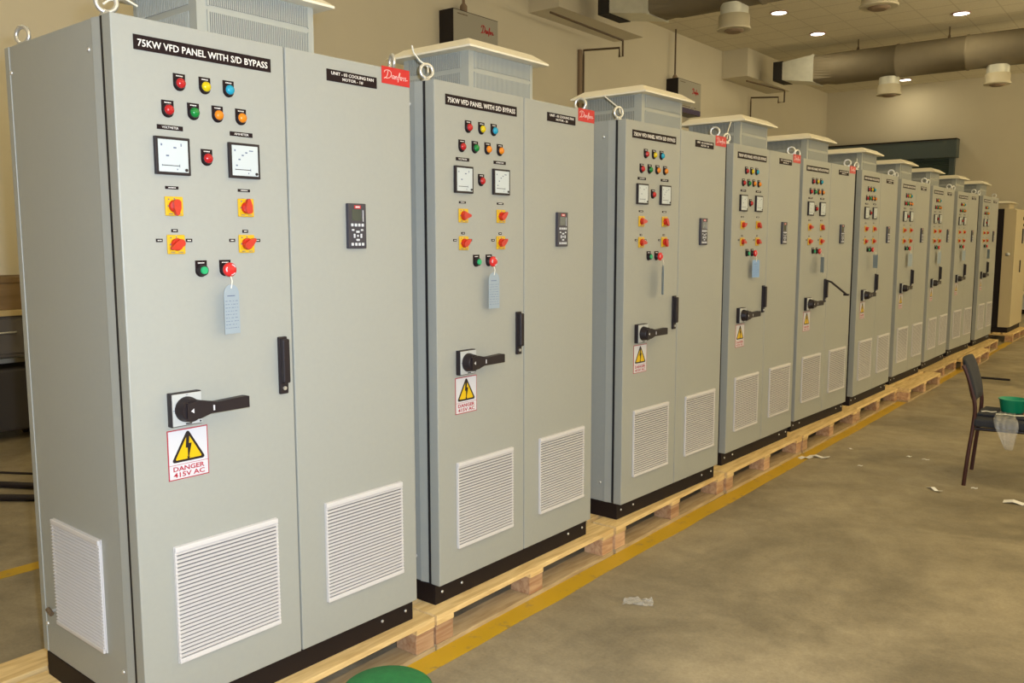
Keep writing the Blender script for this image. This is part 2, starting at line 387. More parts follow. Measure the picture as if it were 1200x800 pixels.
    # selector switches
    for u, z in ((.157,1.491),(.393,1.493),(.158,1.382),(.391,1.383)):
        f = mb(); f.box(0, .006, u-.0275, u+.0275, z-.0275, z+.0275, M['swyellow'], .003)
        for du, dz in ((-.017,.019),(0,.021),(-.019,0)): f.box(.006, .0064, u+du-.002, u+du+.002, z+dz-.002, z+dz+.002, M['tagink'])
        dashes(f, .006, u-.018, u-.006, z-.0235, .0025, M['tagink'], rnd); dashes(f, .006, u+.006, u+.020, z-.0235, .0025, M['tagink'], rnd)
        fo = f.build('selector_switch', root)
        k = mb(); k.lathe((.006, u, z), X_, [(.018,0),(.018,.006),(.0165,.009)], M['swred'], 20)
        k.prism([(-.011,-.012),(-.007,-.017),(0,-.019),(.007,-.017),(.011,-.012),(.0105,.006),(.0045,.024),(0,.027),(-.0045,.024),(-.0105,.006)], (.012, u, z), Y_, Z_, X_, .013, M['swred'])
        k.build('knob', fo, origin=(.006, u, z))
    # push buttons
    for u, kind in ((.235,'g'),(.3145,'r')):
        z = 1.306 if kind == 'g' else 1.306
        f = mb(); rplate(f, 0, .003, u, 1.286, 1.335, .037, M['blackred']); dashes(f, .003, u-.011, u+.011, 1.326, .003, M['txt'], rnd)
        if kind == 'g':
            f.lathe((.003, u, z), X_, [(.0165,0),(.0165,.012),(.0155,.014)], M['black'], 18); fo = f.build('push_button', root)
            k = mb(); k.lathe((.012, u, z), X_, [(.0115,0),(.0115,.009),(.010,.011)], M['btngreen'], 18); k.build('button_cap', fo)
        else:
            f.lathe((.003, u, z), X_, [(.0165,0),(.0165,.010),(.012,.012),(.012,.020)], M['black'], 18); fo = f.build('emergency_stop', root)
            k = mb(); k.lathe((.018, u, z), X_, [(.014,0),(.0215,.004),(.0215,.011),(.019,.015),(.010,.018),(.001,.0185)], M['mush'], 22)
            for a0 in (.5, 2.6, 4.7):
                k.tube([(.0345, u+.0155*math.cos(a0+t*.3), z+.0155*math.sin(a0+t*.3)) for t in range(4)], .0018, M['sticker'], 5)
            k.build('mushroom_cap', fo)
    # rotary isolator handle
    f = mb(); f.box(0, .022, .108, .206, .853, .953, M['black'], .003); f.box(.022, .026, .111, .203, .856, .950, M['grey'], .001)
    for du, dz in ((0,.043),(-.043,0)): f.box(.026, .0264, .157+du-.003, .157+du+.003, .903+dz-.0008, .903+dz+.0008, M['tagink'])
    f.box(.026, .0265, .150, .170, .858, .862, M['black']); f.lathe((.026,.197,.862), X_, [(.003,0),(.003,.001)], M['black'], 8)
    fo = f.build('rotary_isolator', root)
    k = mb(); u, z = .155, .903
    k.lathe((.026, u, z), X_, [(.038,0),(.037,.010),(.034,.014),(.034,.030),(.031,.034)], M['black'], 28)
    k.prism([(-.02,-.026),(.02,-.026),(.055,-.016),(.185,-.016),(.185,.018),(.175,.020),(.075,.016),(.045,.022),(.02,.028),(-.02,.024)], (.042, u, z), Y_, Z_, X_, .024, M['black'])
    k.prism([(-.006,0),(.004,.007),(.004,-.007)], (.0662, u-.004, z), Y_, Z_, X_, .0006, M['sticker'])
    k.box(.066, .0667, u+.062, u+.067, z-.008, z+.008, M['sticker'])
    k.build('isolator_handle', fo)
    # danger sticker
    s = mb(); s.box(0, .0012, .103, .233, .691, .841, M['stred']); s.box(.0012, .0016, .106, .230, .694, .838, M['sticker'])
    s.box(.0016, .0019, .106, .230, .7355, .7367, M['stred'])
    def tri(cx, cz, r, rr, x0, m, t=.0003):
        pts = []
        for k3 in range(3):
            a = PI/2 + k3*2*PI/3; c0 = (cx + (r-2*rr)*math.cos(a), cz + (r-2*rr)*math.sin(a))
            for q in range(5): b2 = a - PI/3 + q*PI/6; pts.append((c0[0]+rr*math.cos(b2), c0[1]+rr*math.sin(b2)))
        s.prism(pts, (x0,0,0), Y_, Z_, X_, t, m)
    tri(.168, .775, .0640, .006, .0016, M['black'], .0005); tri(.168, .775, .0500, .003, .0021, M['styel'], .0004)
    s.prism([(.163,.822),(.173,.822),(.170,.796),(.179,.796),(.1685,.754),(.172,.756),(.1665,.743),(.1625,.757),(.1655,.756),(.1655,.783),(.159,.783)], (.0025,0,0), Y_, Z_, X_, .0004, M['black'])
    s.text('DANGER', (.0016, .118, .7165), Y_, Z_, X_, .100, .0145, .0005, M['stred'], bold=.02)
    s.text('415V AC', (.0016, .118, .6985), Y_, Z_, X_, .100, .0145, .0005, M['stred'], bold=.02)
    s.build('danger_sticker', dl)
    # keypad
    f = mb(); f.box(0, .014, .787, .867, 1.365, 1.520, M['keypad'], .003); fo = f.build('keypad', root)
    k = mb(); k.box(.014, .0148, .814, .843, 1.502, 1.513, M['badge']); k.box(.0148, .0152, .819, .838, 1.505, 1.510, M['sticker']); k.build('keypad_badge', fo)
    k = mb(); k.box(.014, .0146, .803, .845, 1.461, 1.499, M['screen']); k.build('screen', fo)
    k = mb(); k.box(.014, .0150, .851, .854, 1.458, 1.497, M['key']); k.build('light_strip', fo)
    for r_, (z, us) in enumerate(((1.446,(.803,.819,.834,.849)),(1.380,(.803,.819,.834,.849)))):
        for u in us:
            k = mb(); k.box(.014, .0165, u-.005, u+.005, z-.005, z+.005, M['key'], .0012); k.build('key', fo)
    for u, z, du, dz in ((.827,1.423,.007,.0035),(.827,1.395,.007,.0035),(.812,1.409,.0035,.007),(.842,1.409,.0035,.007),(.827,1.409,.0035,.0035),(.806,1.429,.005,.003),(.846,1.429,.005,.003)):
        k = mb(); k.box(.014, .0165, u-du, u+du, z-dz, z+dz, M['key'], .001); k.build('key', fo)
    # exhaust hood
    h = mb(); u0, u1, x0, x1 = .322, .757, -.49, -.11; HP = M['hoodpaint']
    h.box(x0, x1, u0, u1, 1.995, 2.19, HP)
    for (za, zb) in ((2.022, 2.088), (2.108, 2.172)):
        for (pu0, pu1) in ((u0+.040, u1-.025),):
            h.box(x1, x1+.001, pu0, pu1, za, zb, M['hooddark']); n = 52
            for q in range(n+1): uu = pu0 + (pu1-pu0)*q/n; h.box(x1+.001, x1+.004, uu-.0019, uu+.0019, za, zb, HP)
            h.box(x1, x1+.0045, pu0-.006, pu0, za-.004, zb+.004, HP); h.box(x1, x1+.0045, pu1, pu1+.006, za-.004, zb+.004, HP)
        px0, px1 = x0+.03, x1-.045
        h.box(px0, px1, u0-.001, u0, za, zb, M['hooddark']); n = 36
        for q in range(n+1): xx = px0 + (px1-px0)*q/n; h.box(xx-.0022, xx+.0022, u0-.004, u0-.001, za, zb, HP)
    ho = h.build('exhaust_hood', root)
    c = mb(); a0, a1, c0, c1 = .268, .806, -.545, -.055; i = .055
    lo = [(c0,a0,2.174),(c1,a0,2.174),(c1,a1,2.174),(c0,a1,2.174)]; l2 = [(x,y,2.182) for x,y,_ in lo]
    hi = [(c0+i,a0+i,2.221),(c1-i,a0+i,2.221),(c1-i,a1-i,2.221),(c0+i,a1-i,2.221)]
    c.add(lo+l2+hi, [[3,2,1,0]]+[[k2,(k2+1)%4,4+(k2+1)%4,4+k2] for k2 in range(4)]+[[4+k2,4+(k2+1)%4,8+(k2+1)%4,8+k2] for k2 in range(4)]+[[8,9,10,11]], M['cap'])
    c.build('hood_cap', ho)
    # lifting eyes
    for x, u, a in ((-.06,.022,.35),(-.06,W-.03,1.25),(-.645,.035,1.2),(-.645,W-.03,.6)):
        e = mb(); e.lathe((x,u,2.0), Z_, [(.019,0),(.019,.006),(.010,.010),(.009,.014)], M['steel'], 14)
        ca, sa = math.cos(a), math.sin(a)
        e.tube([(x - sa*.026*math.cos(t)*-1, u + ca*.026*math.cos(t), 2.038 + .026*math.sin(t)) for t in [2*PI*k2/24 for k2 in range(24)]], .0068, M['steel'], 8, closed=True)
        e.build('lifting_eye', root, origin=(x, u, 2.0))
    return root

Yc = [1.22002, 2.464675, 3.853198, 5.232184, 6.508221, 7.871728, 9.288792, 10.638276, 12.05176, 13.451582]
Xc = [0.0, .004763, .034045, -.005801, -.00607, .004902, -.0229, -.036555, -.038498, -.007315]
Tc = [-.025496, -.011341, -.038327, -.027972, -.045619, -.015069, -.019804, -.002464, -.038912, -.015678]
PALZ = .143
def face_to_world(i, x, u, z):
    th = Tc[i]; n = Vector((math.cos(th), math.sin(th), 0)); a = Vector((-math.sin(th), math.cos(th), 0))
    o = Vector((Xc[i], Yc[i]+W/2, 0))
    return o + n*x + a*(u-W/2) + Vector((0,0,z+FZ))
proto = make_cabinet()
LAB = ['nearest and largest grey two-door control cabinet, its vented side panel in view at the left',
 'second grey control cabinet from the left, cable tie sticking up from its lifting eye',
 'third grey control cabinet from the left, with a pale tag turned half edge-on',
 'fourth grey control cabinet from the left, the one with the bright blue square tag',
 'fifth grey control cabinet, the one whose black lock lever is swung out',
 'sixth grey control cabinet, just right of the one with the swung-out lock lever',
 'seventh grey control cabinet, on the first pallet that juts past the yellow line',
 'eighth grey control cabinet from the left, third from the far end of the ten alike',
 'ninth grey control cabinet from the left, directly above the back of the black chair',
 'tenth and farthest of the alike grey cabinets, beside the beige one at the end']
KN = [(PI,0.,2.1,-.95),(-PI/2,-.9,-1.0,-1.0),(-1.6,-2.6,-1.7,-2.8),(-1.2,-2.4,-1.8,-2.0),(-1.6,-2.5,-1.3,-1.4),(-1.,-2.,-1.3,-1.4),(-1.6,-1.5,-1.8,-1.2),(-1.5,-1.,-1.4,-1.),(-1.5,-1.1,-1.5,-1.3),(-1.4,-1.2,-1.5,-1.)]
cabs = []
for i in range(10):
    o = proto if i == 0 else copy_tree(proto)
    c = face_to_world(i, -.35, W/2, 0); o.location = (c.x, c.y, PALZ); o.rotation_euler = (0,0,Tc[i])
    tag(o, LAB[i], 'control cabinet', 'grey control cabinets standing in a row on pallets'); cabs.append(o)
for i, o in enumerate(cabs):
    sw = [c for c in o.children if c.name.startswith('selector_switch')]
    for k, s in enumerate(sw):
        for kn in s.children: kn.rotation_euler = (KN[i][k], 0, 0)
for c in cabs[0].children:
    if c.name.startswith('lifting_eye') and c.location.x > 0 and c.location.y > 0: c.rotation_euler = (0, 0, -.75)
for o in cabs[5:]:                                 # no red badge on the farther five
    for d in o.children:
        for c in list(d.children):
            if c.name.startswith('brand_badge'): bpy.data.objects.remove(c)
# cable ties threaded through lifting eyes
def tie(i, pts):
    t = mb(); t.tube(pts, .0032, M['tie'], 6); t.build('cable_tie', cabs[i])
tie(1, [(-.045,.015,2.03),(-.06,.03,2.055),(-.07,-.005,2.075),(-.075,-.03,2.10),(-.075,-.04,2.125)])
tie(2, [(-.04,.01,2.03),(-.06,.03,2.06),(-.07,-.01,2.08),(-.075,-.075,2.105)])
tie(3, [(-.05,.01,2.03),(-.06,.03,2.055),(-.07,.06,2.09),(-.08,.12,2.15)])
tie(5, [(-.05,.01,2.03),(-.06,.03,2.055),(-.06,.03,2.10)])
tie(0, [(-.05,.01,2.03),(-.06,.03,2.045),(-.07,.08,2.06),(-.08,.12,2.05)])
# swung lock lever on the fifth cabinet
l = mb(); l.tube([(.02,.508,1.07),(.05,.52,1.06),(.17,.53,.965)], .008, M['black'], 8); l.box(.15,.19,.515,.545,.955,.97, M['black'], .003); l.build('lock_lever', cabs[4])

# ------------------------------------------------------------------ inspection tags (hang from the stop buttons)
TAGS = [ # (shape, width, height, yaw, material, label)
 ('arch', .057, .150, .12, 'tag', 'arched pale blue paper tag on the stop button of the nearest cabinet'),
 ('arch', .062, .150, -.10, 'tag', 'pale grey-blue paper tag on the stop button of the second cabinet'),
 ('arch', .050, .160, .75, 'tag', 'pale paper tag turned partly edge-on, on the third cabinet'),
 ('rect', .085, .115, -.15, 'tagblue', 'bright blue square-cornered paper tag on the fourth cabinet'),
 ('rect', .070, .120, .75, 'tag', 'grey-blue paper tag on the fifth cabinet, above the swung-out lock lever'),
 ('rect', .060, .120, 1.0, 'tag', 'paper tag seen nearly edge-on, on the sixth cabinet'),
 ('arch', .085, .140, -.2, 'tag', 'light blue paper tag on the seventh cabinet'),
 ('rect', .085, .140, -.2, 'tag', 'light blue paper tag on the eighth cabinet'),
 ('rect', .090, .130, -.2, 'tag', 'light blue paper tag on the ninth cabinet, over its black isolator handle'),
 ('rect', .060, .130, .8, 'tag', 'small dull paper tag on the tenth cabinet, farthest of the tags')]
for i, (sh, w, h, yaw, mm, lb) in enumerate(TAGS):
    rnd = random.Random(i+20)
    p = face_to_world(i, .026 + w/2*abs(math.sin(yaw)), .3145, 1.284)
    root = empty('paper_tag', p, Tc[i]); tag(root, lb, 'tag', 'paper tags hung on the stop buttons')
    zt = -.022
    if sh == 'arch': pts = [(-w/2,-h),(w/2,-h),(w/2,-h*.2)] + [(w/2*math.cos(a), -h*.2 + h*.2*math.sin(a)) for a in [PI*k/10 for k in range(1,10)]] + [(-w/2,-h*.2)]
    else: pts = [(-w/2,-h),(w/2,-h),(w/2,0),(-w/2,0)]
    t = MB(); cy, sy = math.cos(yaw), math.sin(yaw); U = (-sy, cy, 0); N = (cy, sy, 0)
    t.prism(pts, (0,0,zt), U, Z_, N, .0008, M[mm])
    def dl_(a, b, z, hh):
        t.prism([(a,z),(b,z),(b,z+hh),(a,z+hh)], Vector((0,0,zt))+Vector(N)*.0008, U, Z_, N, .0002, M['tagink'])
    dl_(-w*.28, w*.22, -h*.24, h*.018)
    for k in range(9):
        z = -h*(.34+.068*k); a = -w*.42
        while a < w*.36:
            L = rnd.uniform(.05,.16)*w; dl_(a, min(a+L, w*.42), z, h*.010); a += L + w*rnd.uniform(.04,.12)
    t.build('card', root)
    s = MB(); s.tube([(0,0,.004),(.004,.002,-.012),(.001,0,-.034)], .0018, M['tie'], 6); s.build('string', root)

# ------------------------------------------------------------------ pallets
def make_pallet():
    r = empty('wooden_pallet', (0,0,0)); Lh, Wd = 1.335, .945; z3, z2, z1 = .143, .121, .101
    for k in range(5):
        w = .145 if k in (0, 4) else .115; c = -Wd/2 + w/2 if k == 0 else (Wd/2 - w/2 if k == 4 else -Wd/2 + Wd*k/4)
        b = MB(); b.box(c-w/2, c+w/2, -Lh/2, Lh/2, z2, z3, M['wood'], .002); b.build('deck_board', r)
    for y in (-Lh/2+.05, 0, Lh/2-.05):
        b = MB(); b.box(-Wd/2, Wd/2, y-.05, y+.05, z1, z2, M['wood'], .002); b.build('cross_board', r)
        for x in (-Wd/2+.06, 0, Wd/2-.06):
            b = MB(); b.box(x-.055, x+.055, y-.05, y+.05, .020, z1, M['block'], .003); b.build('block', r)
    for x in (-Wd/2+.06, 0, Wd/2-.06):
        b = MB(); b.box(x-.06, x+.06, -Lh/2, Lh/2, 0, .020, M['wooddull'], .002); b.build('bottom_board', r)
    return r
pp = make_pallet()
PL = [ (1.05+.667, .045, 0, 'pallet under the nearest cabinet'), (3.065, .045, 0, 'pallet under the second cabinet'),
 (4.42, .045, .004, 'pallet under the third cabinet'), (5.78, .055, -.004, 'pallet under the fourth cabinet'),
 (7.13, .065, 0, 'pallet under the fifth cabinet, folded white papers at its foot'), (8.49, .060, 0, 'pallet under the sixth cabinet'),
 (9.85, .165, -.01, 'pallet under the seventh cabinet, jutting out over the yellow line'), (11.20, .07, 0, 'pallet under the eighth cabinet, left of the black chair back'),
 (12.60, .215, .01, 'jutting pallet under the ninth cabinet, behind the black chair back'), (13.95, .10, 0, 'pallet under the tenth cabinet'), (16.33, .15, -.01, 'farthest pallet, under the beige cabinet')]
for k, (y, xf, rz, lb) in enumerate(PL):
    o = pp if k == 0 else copy_tree(pp)
    o.location = (xf-.945/2, y, 0); o.rotation_euler = (0,0,rz); tag(o, 'pale wooden ' + lb, 'pallet', 'wooden pallets under the cabinets')

# ------------------------------------------------------------------ beige cabinet at the end
r = empty('beige_cabinet', (-.25, 16.33, PALZ)); tag(r, 'beige control cabinet at the far end of the row, partly cut by the right edge', 'control cabinet')
b = MB(); b.box(.155, .30, -.6, .6, .085, 1.97, M['beigecab'], .004); b.box(-.30, .155, -.58, .6, .085, 1.97, M['plinth']); b.box(-.30,.18,.56,.6,.085,1.95,M['beigecab']); b.build('body', r)  # dark block stands in for the shaded, unpanelled side
b = MB(); b.box(.30, .325, -.595, .595, .09, 1.945, M['beigecab'], .004); d_ = b.build('door', r)
b = MB(); b.box(.325, .34, .0, .03, .95, 1.15, M['black'], .003); b.build('lock_handle', d_)
b = MB(); b.box(.325, .33, .10, .28, 1.80, 1.85, M['blackred']); b.box(.325,.33,.14,.24,1.70,1.74,M['blackred']); b.build('name_plate', d_)
b = MB(); b.box(.325, .34, .08, .16, 1.42, 1.66, M['keypad'], .003); b.build('keypad', d_)
b = MB(); b.lathe((.18+.06,-.6,1.25), (0,-1,0), [(.03,0),(.03,.02),(.015,.03)], M['steel'], 12); b.build('door_knob', r)
b = MB(); b.box(-.30, .30, -.6, .6, 0, .085, M['plinth'], .004); b.build('plinth', r)
b = MB(); b.box(-.2, .2, -.5, .0, 1.95, 2.06, M['beigecab']); b.hexa([(-.26,-.56,2.06),(.26,-.56,2.06),(.26,.06,2.06),(-.26,.06,2.06),(-.2,-.5,2.09),(.2,-.5,2.09),(.2,0,2.09),(-.2,0,2.09)], M['cap']); b.build('exhaust_hood', r)

# ------------------------------------------------------------------ room
XW, YF, ZC, XR, YB = -5.6913, 23.9, CZ+3.9, 8.0, -5.0
b = MB(); b.box(XW-.2, XR+.2, YB-.2, YF+.2, -.2, 0, M['floor']); struct(b.build('floor'))
b = MB(); b.box(XW-.2, XR+.2, YB-.2, YF+.2, ZC, ZC+.2, M['ceil']); struct(b.build('ceiling'))
b = MB(); b.box(XW-.2, XW, YB, YF, 0, ZC, M['wall']); struct(b.build('wall_left'))
b = MB(); b.box(XW-.2, XR+.2, YF, YF+.2, 0, ZC, M['wall']); struct(b.build('wall_far'))
b = MB(); b.box(XW-.2, XR+.2, YB-.2, YB, 0, ZC, M['wall']); struct(b.build('wall_back'))
b = MB(); b.box(XR, XR+.2, YB, YF, 0, 1.2, M['wall']); b.box(XR, XR+.2, YB, YF, 3.4, ZC, M['wall'])
wy = [YB, -3, 0, 1, 4, 5, 8, 9, 12, 13, 16, 17, 20, YF]
for k in range(0, len(wy), 2): b.box(XR, XR+.2, wy[k], wy[k+1], 1.2, 3.4, M['wall'])
struct(b.build('wall_right'))
for k in range(6):  # unseen windows added to bring side light into the room
    y0, y1 = wy[2*k+1], wy[2*k+2]
    f = MB()
    f.box(XR+.02,XR+.1,y0,y0+.06,1.2,3.4,M['grey']); f.box(XR+.02,XR+.1,y1-.06,y1,1.2,3.4,M['grey']); f.box(XR+.02,XR+.1,y0,y1,1.2,1.26,M['grey']); f.box(XR+.02,XR+.1,y0,y1,3.34,3.4,M['grey'])
    f.box(XR+.02,XR+.1,(y0+y1)/2-.03,(y0+y1)/2+.03,1.26,3.34,M['grey']); fo = struct(f.build('window_%d' % (k+1)))
    g = MB(); g.box(XR+.05,XR+.06,y0+.06,y1-.06,1.26,3.34,M['windowlit']); g.build('pane', fo)
# soffit boxes on the left wall where the ducts come out
for n_, (y0, y1, x1, z0, name) in enumerate(((10.6, 13.03, -5.13, 4.737+FZ, 'trim_1'), (17.3, 19.7, -5.13, 4.737+FZ, 'trim_2'))):
    b = MB(); b.box(XW, x1, y0, y1, z0, ZC, M['wall'], .004); struct(b.build(name))
# roller shutter
d = struct(MB().box(-5.62, -2.60, YF-.10, YF-.02, 0, 3.45+FZ, M['doorgreen']).build('door_1'))
b = MB()
for k in range(36): b.cyl((-5.62, YF-.105, .05+k*.1), (-2.60, YF-.105, .05+k*.1), .03, M['doorgreen'], 8)
b.build('shutter_slats', d)
b = MB(); b.box(-5.68, -2.41, YF-.32, YF, 3.405+FZ, 3.845+FZ, M['doorhead'], .01); b.box(-5.68,-2.41,YF-.34,YF,3.83+FZ,3.86+FZ,M['plinth']); b.build('shutter_housing', d)
b = MB(); b.box(-2.60, -2.48, YF-.14, YF, 0, 3.41+FZ, M['doorhead']); b.build('guide_rail', d)

# floor marking lines
def wavy(x0, x1, ya, yb, name, lb):
    rnd = random.Random(5); n = 60; L = []; Rr = []
    for k in range(n+1):
        y = ya + (yb-ya)*k/n; L.append((x0+rnd.uniform(-.004,.004), y, .0005)); Rr.append((x1+rnd.uniform(-.006,.006), y, .0005))
    m = MB(); vs = L+Rr; vs2 = [(a, b_, .0015) for a, b_, c in vs]
    N = n+1
    m.add(vs+vs2, [[2*N+k, 3*N+k, 3*N+k+1, 2*N+k+1] for k in range(n)] + [[k, k+1, N+k+1, N+k] for k in range(n)] + [[k, 2*N+k, 2*N+k+1, k+1] for k in range(n)] + [[N+k, N+k+1, 3*N+k+1, 3*N+k] for k in range(n)] + [[0,N,3*N,2*N],[n,2*N+n,3*N+n,N+n]], M['line'])
    tag(m.build(name), lb, 'floor marking')
wavy(.045, .150, .4, 18.5, 'yellow_floor_line', 'long yellow painted line on the floor along the front of the pallets')
wavy(-2.215, -2.115, -1.0, 18.5, 'yellow_floor_line', 'yellow painted line behind the cabinets, seen at the left edge')

# ------------------------------------------------------------------ ducts
def ductset(y, xs, lb):
    zc = 5.013; R = .305
    r = empty('air_duct', (xs, y, 0)); tag(r, lb, 'air duct')
    m = MB((-xs, -y, 0)); x = xs; prof = []
    xx = 0.; L = 11.2
    while xx < L:
        prof += [(R, xx), (R, min(xx+1.16, L)), (R+.012, min(xx+1.165, L)), (R+.012, min(xx+1.195, L))]; xx += 1.2
    m.lathe((x, y, zc), X_, prof, M['duct'], 36); m.build('round_duct', r)
    # rectangular to round transition
    t = MB((-xs, -y, 0)); n = 36; a = []; c = []
    for k in range(n):
        an = 2*PI*k/n; ca, sa = math.cos(an), math.sin(an); s = 1/max(abs(ca), abs(sa))
        a.append((xs-.36, y+ca*s*.295, zc+.01+sa*s*.255)); c.append((xs+.01, y+ca*R, zc+sa*R))
    t.add(a+c, [[k,(k+1)%n,n+(k+1)%n,n+k] for k in range(n)], M['duct']); t.build('transition', r)
    t = MB((-xs, -y, 0)); x0 = xs-.98; x1 = xs-.36
    t.hexa([(x0,y-.30,zc-.15),(x1,y-.30,zc-.25),(x1,y+.30,zc-.25),(x0,y+.30,zc-.15),(x0,y-.30,zc+.20),(x1,y-.30,zc+.27),(x1,y+.30,zc+.27),(x0,y+.30,zc+.20)], M['galv'])
    t.box(x1-.012, x1+.012, y-.312, y+.312, zc-.262, zc+.282, M['galv']); t.build('plenum_box', r)
    t = MB((-xs, -y, 0)); t.hexa([(x0-.19,y-.30,zc-.15),(x0+.005,y-.30,zc-.16),(x0+.005,y+.30,zc-.16),(x0-.19,y+.30,zc-.15),(x0-.19,y-.30,zc+.22),(x0+.005,y-.30,zc+.22),(x0+.005,y+.30,zc+.22),(x0-.19,y+.30,zc+.22)], M['ductshade']); t.build('flexible_collar', r)
    for hx in (xs+.42, xs+2.05, xs+4.6, xs+7.2):
        t = MB((-xs, -y, 0)); t.cyl((hx,y,zc+R-.01),(hx,y,ZC+.005), .012, M['pipe']); t.tube([(hx,y-.10,zc+R-.03),(hx,y,zc+R+.09),(hx,y+.10,zc+R-.03)], .01, M['pipe']); t.build('hanger', r)
    return r
ductset(17.95, -3.56, 'far round duct above the green shutter, with a plain sheet box at its left end')
ductset(11.3, -3.56, 'near round duct at the top edge of the picture, with a shiny box end')
def diffuser(x, y, zb, lb):
    r = empty('air_diffuser', (x, y, zb)); tag(r, lb, 'air diffuser', 'air diffusers under the ducts')
    m = MB(); m.lathe((0,0,.17), Z_, [(.185,0),(.185,.165)], M['galv'], 28); m.build('neck', r)
    m = MB(); m.lathe((0,0,0), Z_, [(.215,.0),(.225,.008),(.225,.022),(.206,.045),(.203,.19),(.186,.195)], M['diff'], 32)
    m.lathe((0,0,-.03), Z_, [(.09,0),(.13,.02),(.13,.03)], M['conduit'], 20); m.build('outlet_ring', r)
diffuser(-2.53, 17.95, 4.165+FZ, 'left-hand cylindrical air outlet under the far duct, above the green shutter')
diffuser(-.68, 17.95, 4.165+FZ, 'right-hand cylindrical air outlet under the far duct, near the right edge')
diffuser(-2.76, 11.3, 4.19+FZ, 'large cylindrical air outlet at the top, right of the shiny duct box')
diffuser(-.90, 11.3, 4.19+FZ, 'air outlet cut by the top edge, between two ceiling spots')

# drain pipes with traps
def drain(y, xt, x2, z0, z1, ys, cy, lb):
    m = MB(); r_ = .017
    m.tube([(xt,ys,4.50+FZ+.02),(xt,y,z0+.24),(xt,y,z0+.20),(xt,y,z0),(x2,y,z0),(x2,y,z1),(XW+.05,y,z1+.05),(XW+.05,y,z1-.05),(XW+.05,y,.0)], r_, M['pipe'], 8)
    return tag(m.build('drain_pipe'), lb, 'pipe')
drain(12.015, -4.913, -4.973, 4.242+FZ, 4.379+FZ, 10.076, 0, 'brown drain pipe with a trap on the left wall, between the second and third hoods')
drain(18.725, -4.885, -5.018, 4.36+FZ, 4.475+FZ, 16.7, 0, 'farther brown drain pipe with a square trap, left of the plain duct box')
m = MB(); m.box(XW+.001, XW+.05, 11.91, 11.985, 0, 4.43+FZ, M['conduit'], .004); tag(m.build('cable_trunking'), 'brown vertical trunking on the wall beside the nearer drain pipe', 'trunking')

# wall mounted units
def wallunit(y0, y1, z0, z1, lb, band):
    yc = (y0+y1)/2; r = empty('wall_unit', (XW, yc, z0)); tag(r, lb, 'wall unit'); o_ = (-XW, -yc, -z0)
    m = MB(o_); m.box(XW, XW+.245, y0, y1, z0, z1, M['black'], .004); m.build('housing', r)
    m = MB(o_); x = XW+.245; m.box(x, x+.008, y0+.005, y1-.012, z0+.01, z1-.012, M['unitgrey']); x += .008
    logo(m, (x, y0+(y1-y0)*.60, z0+(z1-z0)*.60), Y_, Z_, X_, .27, .13, M['badge'], .006)
    rr = random.Random(2)
    for q, (a, bb, zz) in enumerate(((.1,.4,.28),(.1,.78,.20),(.08,.3,.90))): dashes(m, x, y0+(y1-y0)*a, y0+(y1-y0)*bb, z0+(z1-z0)*zz, .016, M['pipe'], rr)
    if band:
        m.box(x, x+.002, y0+.005, y1-.012, z0+.01, z0+.10, M['purple']); m.tube([(x+.003, yc+.1+.1*math.cos(t), z0+.09+.05*math.sin(t)) for t in [PI*k/8 for k in range(9)]], .006, M['sticker'], 5)
    m.build('front_panel', r); return r
wallunit(8.66, 9.58, 3.78+FZ, 4.385+FZ, 'grey-faced black box on the wall behind the second hood', False)
u2 = wallunit(14.90, 15.84, 3.78+FZ, 4.395+FZ, 'grey-faced wall box with a purple band, on the wall behind the third and fourth hoods', True)
m = MB(); m.cyl((XW+.13, 14.99, 4.40+FZ), (XW+.13, 14.99, ZC), .016, M['pipe']); m.lathe((XW+.13,14.99,4.385+FZ), Z_, [(.05,0),(.045,.05),(.02,.09)], M['conduit'], 12); tag(m.build('conduit_pipe'), 'thin conduit from the ceiling down to the wall box with the purple band', 'conduit')
m = MB(); m.lathe((XW+.13,9.0,4.385+FZ), Z_, [(.05,0),(.05,.10),(.02,.14),(.016,.9)], M['conduit'], 12); tag(m.build('conduit_pipe'), 'conduit rising from the wall box behind the second hood', 'conduit')

# ceiling spots
for x, y, lb in ((-3.6,15.0,'nearest left of the two round ceiling spots above the fourth hood'),(-3.6,16.95,'round ceiling spot just in front of the plain duct box'),(-1.14,17.0,'round ceiling spot near the top right, above the far duct'),(-3.53,23.05,'small round ceiling spot beyond the far duct, by the air outlet')):
    r = empty('ceiling_spot', (x, y, ZC-.02)); tag(r, lb, 'ceiling light', 'round recessed ceiling spots')
    m = MB(); m.lathe((0,0,0), Z_, [(.125,.0),(.15,.004),(.15,.03)], M['lamprim'], 28, capend=False); m.build('rim', r)
    m = MB(); m.lathe((0,0,.004), Z_, [(.125,0),(.125,.02)], M['lampglow'], 28); m.build('lamp', r)

